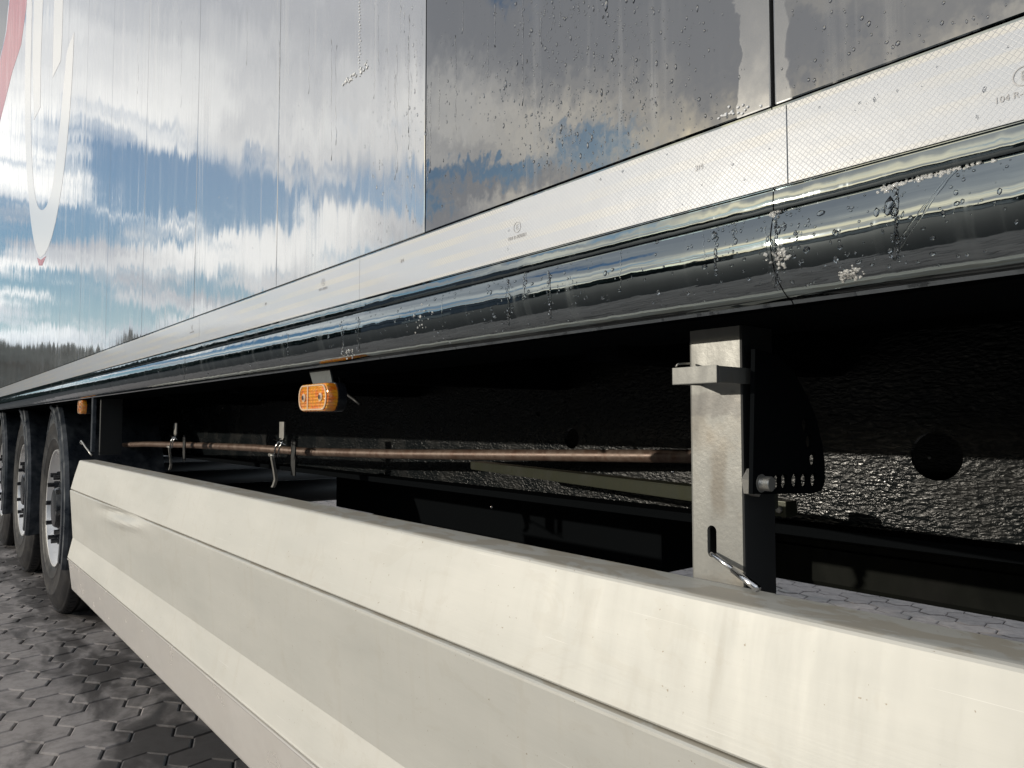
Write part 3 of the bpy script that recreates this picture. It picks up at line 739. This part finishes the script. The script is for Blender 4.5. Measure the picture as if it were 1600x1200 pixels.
# ---- chassis
hc = P(1463, 713, 1.1)
web_o = [(-10, Z(-.155)), (1.5, Z(-.155)), (1.5, Z(.13)), (-10, Z(.13))]
hp = P(893, 685, 1.1); hq = P(841, 646, 1.1)
holes = [circ(hc.x, hc.z, .0335, 40), circ(hp.x, hp.z, .022, 24), circ(hq.x, hq.z, .007, 16)]
obj('chassis_beam', plate(web_o, holes, .008, lambda u, v, q: Vector((u, 1.10+q, v))), M_chassis, T)
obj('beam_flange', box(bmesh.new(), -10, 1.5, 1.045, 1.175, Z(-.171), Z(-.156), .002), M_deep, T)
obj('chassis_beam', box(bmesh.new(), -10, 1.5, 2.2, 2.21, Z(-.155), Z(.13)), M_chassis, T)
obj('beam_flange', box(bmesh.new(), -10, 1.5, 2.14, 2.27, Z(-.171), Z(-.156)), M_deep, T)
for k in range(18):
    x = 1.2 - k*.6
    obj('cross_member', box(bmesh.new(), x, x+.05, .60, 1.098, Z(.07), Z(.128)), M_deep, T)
bw = P(1452, 715, 1.14); bm = bmesh.new(); V, Fc = [], []; blob(V, Fc, bw, (.0025, .0025, .0025)); meshobj('grease_fitting', V, Fc, M_galv, T)
# far skirt seen from behind (with ribs)
fy = 2.42
pr = [(fy, Z(-.139)), (fy, Z(-.27)), (fy+.012, Z(-.275)), (fy+.012, Z(-.290)), (fy, Z(-.295)), (fy, Z(-.40)), (fy+.014, Z(-.405)), (fy+.014, Z(-.425)), (fy+.002, Z(-.43)), (fy, Z(-.54)), (fy+.01, Z(-.556)), (fy+.05, Z(-.556)), (fy+.05, Z(-.139))]
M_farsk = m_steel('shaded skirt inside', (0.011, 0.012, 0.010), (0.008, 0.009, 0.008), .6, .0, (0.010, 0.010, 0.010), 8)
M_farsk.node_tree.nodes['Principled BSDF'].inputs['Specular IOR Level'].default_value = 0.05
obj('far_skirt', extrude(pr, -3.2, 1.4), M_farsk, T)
# dark load box hung between the beams, ribbed along its lower edge
bxr, by = -1.60, 1.95
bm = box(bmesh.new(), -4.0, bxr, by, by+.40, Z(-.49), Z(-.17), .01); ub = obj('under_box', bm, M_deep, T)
bm = bmesh.new()
for k in range(26):
    x = bxr-.04 - k*.075; box(bm, x-.045, x, by-.004, by+.38, Z(-.513), Z(-.489), .004)
o = obj('rib_row', bm, M_deep, ub)
# greenish stay running off obliquely, lower brace behind it
def beam_pts(a_, b_, h, t):
    a_, b_ = Vector(a_), Vector(b_); d = (b_-a_).normalized(); up = Vector((0, 0, 1)); s = d.cross(up).normalized()
    bm = bmesh.new(); vs = []
    for p in (a_, b_):
        for su, st in ((0, 0), (-h, 0), (-h, t), (0, t)): vs.append(bm.verts.new(p + up*su + s*st))
    for f in ((0, 1, 2, 3), (7, 6, 5, 4), (0, 4, 5, 1), (1, 5, 6, 2), (2, 6, 7, 3), (3, 7, 4, 0)): bm.faces.new([vs[i] for i in f])
    bmesh.ops.recalc_face_normals(bm, faces=bm.faces)
    bmesh.ops.bevel(bm, geom=bm.edges[:], offset=.0015, segments=2, affect='EDGES'); return bm
obj('oblique_stay', beam_pts(P(735, 721, .93), P(1180, 772, .66), .0165, -.03), M_olive, T)
obj('lower_stay', beam_pts(P(600, 736, 1.35), P(800, 742, 1.30), .035, -.03), M_black, T)
p = P(1220, 795, .98)
bm = box(bmesh.new(), p.x-.018, p.x+.014, .97, 1.0, p.z-.010, p.z+.012, .001); cb = obj('cable_bracket', bm, M_olive, T)
bm = bmesh.new(); hexnut(bm, (p.x+.004, .970, p.z), (0, -1, 0), .005, .004); obj('nut', bm, M_galv, cb)
# rusty rod with two latches
rp = [P(178, 699, .80), P(186, 695.5, .81), P(230, 694, .825), P(300, 695.5, .845), P(400, 700, .87), P(480, 706, .91), P(620, 709.5, .95), P(800, 711, .99), P(1078, 713, 1.035), P(1086, 713, 1.036)]
rodp = []
for i in range(len(rp)-1):
    for t in range(4): rodp.append(rp[i].lerp(rp[i+1], t/4))
rodp.append(rp[-1])
obj('pull_rod', tube(bmesh.new(), rodp, .0118, 20), M_rod, T, True)
def latch(px, py, Y, s):
    c = P(px, py, Y)
    def q(u, v, w=0): return Vector((c.x + u*s, Y + w*s, c.z + v*s))
    root = obj('latch', plate([(-.016, .025), (.016, .025), (.016, .075), (-.016, .075)], [], .004*s, lambda u, v, ww: Vector((c.x+u*s, Y-.014-ww, c.z+v*s))), M_galv, T)
    obj('latch_plate', box(bmesh.new(), c.x+.002*s, c.x+.030*s, Y+.010, Y+.014, c.z-.075*s, c.z+.028*s, .0008), M_black, root)
    for dx in (-.022, .006):
        obj('latch_wire', tube(bmesh.new(), [q(dx+.020, .030, -.020), q(dx+.006, .004, -.028), q(dx-.004, -.022, -.028)], .0022*s, 8), M_chrome, root, True)
    obj('latch_wire', tube(bmesh.new(), [q(-.045, .026, -.022), q(.038, .012, -.020)], .0018*s, 8), M_chrome, root, True)
    bm = bmesh.new(); cs = [(-.050, -.016), (-.046, -.030), (-.030, -.060), (-.020, -.085), (-.030, -.100), (-.040, -.108)]
    vs = []
    for x, z in cs:
        vs.append([bm.verts.new(q(x+dx, z, w)) for dx, w in ((0, -.030), (.021, -.034), (.021, -.026), (0, -.022))])
    for A, B in zip(vs, vs[1:]):
        for k in range(4): bm.faces.new((A[k], A[(k+1) % 4], B[(k+1) % 4], B[k]))
    bm.faces.new(vs[0]); bm.faces.new(vs[-1][::-1]); bmesh.ops.recalc_face_normals(bm, faces=bm.faces)
    obj('latch_lever', bm, M_galv, root)
    obj('latch_roller', tube(bmesh.new(), [q(-.056, -.018, -.028), q(-.022, -.020, -.028)], .0055*s, 12), M_galv, root, True)
latch(449, 701, .855, 1.03); latch(281, 691, .80, .96)
# hose hanging behind the lamp
obj('hose', tube(bmesh.new(), [P(531, 560, .62), P(530, 585, .62), P(534, 604, .62), P(543, 617, .62), P(553, 624, .62), P(563, 632, .62)], .003, 8), M_black, T, True)

# ---- amber marker lamps
def capsule(w_, h_, n=10, cx=0, cz=0):
    r = h_/2; L = w_/2 - r*.75; pts = []
    for k in range(n+1): t = -math.pi/2 + math.pi*k/n; pts.append((cx+L+r*.75*math.cos(t), cz+r*math.sin(t)))
    for k in range(n+1): t = math.pi/2 + math.pi*k/n; pts.append((cx-L+r*.75*math.cos(t), cz+r*math.sin(t)))
    return pts
def loft(rings, cap=True):
    bm = bmesh.new(); vs = [[bm.verts.new(p) for p in r] for r in rings]
    for A, B in zip(vs, vs[1:]):
        for k in range(len(A)): bm.faces.new((A[k], A[(k+1) % len(A)], B[(k+1) % len(A)], B[k]))
    if cap: bm.faces.new(vs[-1]); bm.faces.new(vs[0][::-1])
    bmesh.ops.recalc_face_normals(bm, faces=bm.faces); return bm
def lamp(cx, cz, Y, w_, h_):
    def ring(s, y): return [Vector((cx+u*s, y, cz+v*s)) for u, v in capsule(w_, h_)]
    root = obj('marker_lamp', loft([ring(1.0, Y+.030), ring(1.04, Y+.018), ring(1.04, Y+.015)]), M_blackgloss, T, 'auto')
    obj('lens', loft([ring(.99, Y+.0148), ring(.99, Y+.004), ring(.95, Y+.0005), ring(.88, Y-.001)]), M_amber, root, 'auto')
    # pale clear rim and end windows on the amber lens
    def pl(o_, h__, y, th=.0008): return plate(o_, h__, th, lambda u, v, q: Vector((cx+u, y-q, cz+v)))
    oc_ = capsule(w_*.90, h_*.90); ic_ = capsule(w_*.84, h_*.80)
    obj('lens_rim', pl(oc_, [ic_], Y-.0012), M_clear, root)
    for sx in (-1, 1):
        obj('lens_window', pl(circ(sx*w_*.27, 0, h_*.15, 16, w_*.055), [], Y-.0012, .0015), M_clear, root)
        obj('reflector', pl(circ(sx*w_*.27, 0, h_*.09, 12, w_*.03), [], Y-.0030, .0012), M_chrome, root)
    obj('lens_step', pl([(-w_*.16, -h_*.40), (-w_*.13, -h_*.40), (-w_*.13, h_*.40), (-w_*.16, h_*.40)], [], Y-.0012, .001), M_clear, root)
    return root
la, lb = P(466, 620, .49), P(514, 620, .49)
lw = lb.x-la.x
lamp1 = lamp((la.x+lb.x)/2, P(490, 621, .49).z, .49, lw, .044)
q0, q1, q2, q3 = P(482, 576, .515), P(514, 573, .515), P(519, 598, .515), P(489, 600, .515)
bm = loft([[v for v in (q0, q1, q2, q3)], [v+Vector((0, .003, 0)) for v in (q0, q1, q2, q3)]])
obj('lamp_bracket', bm, m_steel('bracket steel', (.10, .11, .11), (.07, .08, .08), .45, .2, (.04, .04, .04), 30), lamp1)
l2 = P(125, 636, .50); lamp(l2.x, l2.z, .50, .095, .052)

# ---- fittings by the skirt's far end
ps = P(143, 665, .50)
obj('hanger_bar', box(bmesh.new(), ps.x-.012, ps.x+.012, .50, .512, P(143, 706, .5).z, P(143, 622, .5).z, .002), M_guard, T)
obj('hanger_bar', box(bmesh.new(), ps.x-.030, ps.x-.014, .53, .60, P(143, 712, .5).z, P(143, 622, .5).z, .002), M_black, T)
obj('spring_hook', tube(bmesh.new(), [P(128, 694, .5), P(125.5, 691, .5), P(127, 689, .5), P(129.5, 692, .5), P(134, 699, .5), P(138, 704, .5), P(143, 711, .5)], .0032, 8), M_galv, T, True)
V, Fc = [], []
for q in ((154, 674), (187, 676), (183, 714), (768, 792), (1051, 737)):
    blob(V, Fc, P(*q, .9), (.003, .003, .003))
meshobj('bright_bolt_heads', V, Fc, M_chrome, T)['kind'] = 'stuff'

# ---- wheels and mudguards
RT = .525; YW = .585
def tyre_prof():
    w_ = .385; p = []
    p += [(.292, .030), (.300, .018), (.325, .008), (.345, .004), (.350, .0015), (.356, .004), (.385, .0), (.42, .002), (.425, .0), (.430, .0), (.435, .003), (.468, .010), (.495, .022), (.505, .030), (.507, .026), (.513, .028), (.520, .036), (.524, .046)]
    for k in range(4):
        y0 = .075 + k*.072
        p += [(RT, y0), (RT-.001, y0+.003), (RT-.013, y0+.005), (RT-.013, y0+.014), (RT-.001, y0+.016), (RT, y0+.019)]
    p += [(.524, w_-.046), (.495, w_-.022), (.42, w_), (.35, w_-.004), (.292, w_-.03)]
    return p
def rim_prof():
    return [(.2935, .034), (.2960, .020), (.2930, .0125), (.2885, .014), (.2860, .022), (.2800, .036), (.2720, .050), (.2640, .075), (.2560, .105), (.2500, .118), (.2380, .122), (.2200, .100), (.2040, .070), (.1960, .057), (.1880, .052), (.1380, .052), (.1360, .056), (.1350, .062)]
def hub_prof(): return [(.1330, .070), (.1330, .050), (.128, .036), (.105, .030), (.098, .014), (.092, .008), (.060, .004), (.0, .004)]
tyre_me = rim_me = None
rimb = lathe(rim_prof(), 96); hubb = lathe(hub_prof()[:-1] + [(.001, .004)], 64); tyb = lathe(tyre_prof(), 120)
def tome(bm, name, m, auto=True):
    o = obj(name, bm, m, None, 'auto'); me = o.data; bpy.data.objects.remove(o); return me
rim_me = tome(rimb, 'wheel', M_rim); hub_me = tome(hubb, 'hub', M_blackgloss); tyre_me = tome(tyb, 'tyre', M_tyre)
nb_ = bmesh.new(); hexnut(nb_, (0, .052, 0), (0, -1, 0), .0185, .028); tube(nb_, [(0, .030, 0), (0, -.004, 0)], .0115, 12)
nut_me = tome(nb_, 'wheel_nut', M_blackgloss)
# tread blocks on the shoulder (small lugs)
lb_ = bmesh.new()
for k in range(90):
    t = 2*math.pi*k/90; t2 = t+2*math.pi/90*.62
    vs = []
    for tt in (t, t2):
        for r, y in ((.5165, .031), (.5265, .046), (.5265, .070), (.510, .070)): vs.append(lb_.verts.new((r*math.cos(tt), y, r*math.sin(tt))))
    for f in ((0, 1, 2, 3), (7, 6, 5, 4), (0, 4, 5, 1), (1, 5, 6, 2), (2, 6, 7, 3), (3, 7, 4, 0)): lb_.faces.new([vs[i] for i in f])
lug_me = tome(lb_, 'shoulder_lugs', M_tyre)
def guard_mesh(r, y0, y1, a0, a1, th=.006, lip=.018):
    prof = [(r-.085, y0-.012), (r-.060, y0-.026), (r-.040, y0-.024), (r-.028, y0-.004), (r-.020, y0+.001), (r-.004, y0-.022), (r+.014, y0-.020), (r+.022, y0-.004), (r+.014, y0+.030), (r+.006, y0+.042), (r+.006, y1), (r-.0, y1), (r-.0, y0+.044), (r+.006, y0+.028), (r+.008, y0+.016), (r+.002, y0+.008), (r-.006, y0+.006), (r-.030, y0+.008), (r-.060, y0-.012), (r-.085, y0-.002)]
    bm = bmesh.new(); rings = []
    for k in range(41):
        t = a0 + (a1-a0)*k/40
        rings.append([bm.verts.new((q*math.cos(t), y, q*math.sin(t))) for q, y in prof])
    n = len(prof)
    for A, B in zip(rings, rings[1:]):
        for j in range(n): bm.faces.new((A[j], B[j], B[(j+1) % n], A[(j+1) % n]))
    bm.faces.new(rings[0]); bm.faces.new(rings[-1][::-1]); return bm
guard_me = tome(guard_mesh(.565, -.006, .395, math.radians(-24), math.radians(82)), 'mudguard', M_guard)
guard2_me = tome(guard_mesh(.59, .05, .395, math.radians(98), math.radians(180)), 'mudguard', M_guard)
flap_me = tome(box(bmesh.new(), .512, .520, .00, .38, -.36, -.20, .002), 'mud_flap', M_guard)
ribg = bmesh.new(); tube(ribg, [(.478*math.cos(t), -.020, .478*math.sin(t)) for t in np.linspace(math.radians(-20), math.radians(78), 30)], .007, 10)
ribg_me = tome(ribg, 'guard_edge', M_guard)
for wx in (-4.40, -5.71, -7.02, -8.33):
    wh = bpy.data.objects.new('wheel', rim_me); COL.objects.link(wh); wh.parent = T; wh.location = (wx, YW, RT-.008)
    wh.rotation_euler = (0, rnd.uniform(0, 6), 0)
    for nm, m_ in (('tyre', tyre_me), ('hub', hub_me)):
        o = bpy.data.objects.new(nm, m_); COL.objects.link(o); o.parent = wh
    o = bpy.data.objects.new('shoulder_lugs', lug_me); COL.objects.link(o); o.parent = wh; o['kind'] = 'stuff'
    for k in range(10):
        t = 2*math.pi*k/10
        o = bpy.data.objects.new('wheel_nut', nut_me); COL.objects.link(o); o.parent = wh
        o.location = (.1675*math.cos(t), 0, .1675*math.sin(t))
    g_ = bpy.data.objects.new('mudguard', guard_me); COL.objects.link(g_); g_.parent = T; g_.location = (wx, YW, RT)
    o = bpy.data.objects.new('guard_edge', ribg_me); COL.objects.link(o); o.parent = g_
    g_ = bpy.data.objects.new('mudguard', guard2_me); COL.objects.link(g_); g_.parent = T; g_.location = (wx, YW, RT)
    obj('axle', tube(bmesh.new(), [(wx, YW+.12, RT), (wx, 2.8, RT)], .07, 20), M_black, T, True)
    obj('guard_stay', tube(bmesh.new(), [(wx+.12, YW-.004, RT+.62), (wx+.12, YW-.004, RT+.545)], .009, 8), M_guard, T, True)

# ------------------------------------------------------------------ what the polished side mirrors: yard edge across the way
def m_leaf():
    m, nt, b = mat('dark foliage', (0.03, 0.05, 0.03), 0.8)
    g = geo(nt)
    link(nt, nt.mix(nt.noise(g.outputs['Position'], 0.9, 4).outputs[0], (0.012, 0.026, 0.028), (0.03, 0.05, 0.042)), b, 'Base Color')
    return m
V, Fc = [], []
for k in range(520):
    az = rnd.uniform(math.radians(176), math.radians(330)); R_ = rnd.uniform(92, 112)
    x, y = R_*math.cos(az), R_*math.sin(az)
    azd = math.degrees(az)
    el = np.interp(azd, [176, 190, 195, 205, 226, 236, 246, 252, 300, 330], [5.5, 6, 7.5, 8.5, 8.5, 7.3, 7.3, 8.5, 8, 7])
    hh = R_*math.tan(math.radians(el)) - 1.0 + 1.8*mnoise.noise(Vector((az*14, 0, 0))) + 1.2*mnoise.noise(Vector((az*60, 4, 0)))
    for q in range(3):
        zc = rnd.uniform(.5, hh-1); r_ = rnd.uniform(2.2, 4.5)
        blob(V, Fc, (x+rnd.uniform(-2, 2), y+rnd.uniform(-2, 2), zc), (r_, r_, min(r_, hh-zc)*rnd.uniform(.8, 1.1)), 2, .22)
tl = meshobj('treeline', V, Fc, m_leaf(), None, False); tl['kind'] = 'stuff'; tl['label'] = 'dark line of trees mirrored low in the polished rail'; tl['category'] = 'trees'
M_wall = m_steel('warehouse cladding', (.16, .19, .23), (.12, .15, .18), .6, 0, (.08, .1, .12), .8)
M_wall2 = m_steel('pale cladding', (.62, .61, .56), (.55, .54, .50), .6, 0, (.4, .4, .4), .8)
M_glass, _, _ = mat('window glass', (.03, .04, .05), .08)
def warehouse(x, y, w_, d_, h_, ang, m, label, win=6):
    r = bpy.data.objects.new('warehouse', None); COL.objects.link(r); r.location = (x, y, 0); r.rotation_euler = (0, 0, ang)
    r['label'] = label; r['category'] = 'warehouse'
    obj('wall', box(bmesh.new(), -w_/2, w_/2, -d_/2, d_/2, -.1, h_), m, r)
    obj('roof', box(bmesh.new(), -w_/2-.3, w_/2+.3, -d_/2-.3, d_/2+.3, h_+.003, h_+.4), M_black, r)
    for k in range(win):
        cx = -w_/2 + w_*(k+.5)/win
        obj('window', box(bmesh.new(), cx-.8, cx+.8, d_/2+.003, d_/2+.06, h_*.55, h_*.55+1.2), M_glass, r)
    obj('gate', box(bmesh.new(), -2, 2, d_/2+.003, d_/2+.08, .05, 4), M_galv, r)
warehouse(-50, -33, 12, 10, 11.2, math.radians(-56), M_wall, 'blue grey warehouse mirrored in the polished panels above the far end of the tape')
warehouse(-30, -66, 20, 12, 6.2, math.radians(-25), M_wall2, 'pale low warehouse mirrored in the middle of the rail')
def added_trailer(x, y, ang, m, label):  # added box trailer, darkens the low part of the rail's reflection
    r = bpy.data.objects.new('added_trailer', None); COL.objects.link(r); r.location = (x, y, 0); r.rotation_euler = (0, 0, ang)
    r['label'] = label; r['category'] = 'trailer'
    obj('box_body', box(bmesh.new(), -6.5, 6.5, -1.25, 1.25, 1.15, 3.9, .04), m, r)
    for k in range(12): obj('side_post', box(bmesh.new(), -6.2+k*1.12, -6.12+k*1.12, 1.251, 1.28, 1.2, 3.85), m, r)
    obj('frame', box(bmesh.new(), -6.4, 6.4, -.6, .6, .85, 1.14), M_black, r)
    obj('side_guard', box(bmesh.new(), -2.2, 4.2, 1.15, 1.2, .45, .95), M_farsk, r)
    for wx in (-5.6, -4.3, -3.0):
        for sy in (-1, 1):
            q = lathe([(.28, 0), (.5, .02), (.52, .06), (.52, .32), (.5, .36), (.28, .38), (.05, .3), (.05, .08), (.28, 0)], 28)
            w_ = obj('wheel', q, M_tyre, r, 'auto'); w_.location = (wx, .82 if sy > 0 else -1.2, .52)
M_truck = m_steel('dark blue trailer paint', (.018, .035, .055), (.012, .026, .042), .4, 0, (.05, .06, .07), 2)
#added_trailer(-13.5, -8.6, math.radians(-62), M_truck, 'dark blue box trailer added across the yard to darken what the middle of the rail mirrors')
added_trailer(6.5, -17, math.radians(12), M_truck, 'dark blue box trailer added across the yard to darken what the right end of the rail mirrors')
bpy.context.view_layer.update()
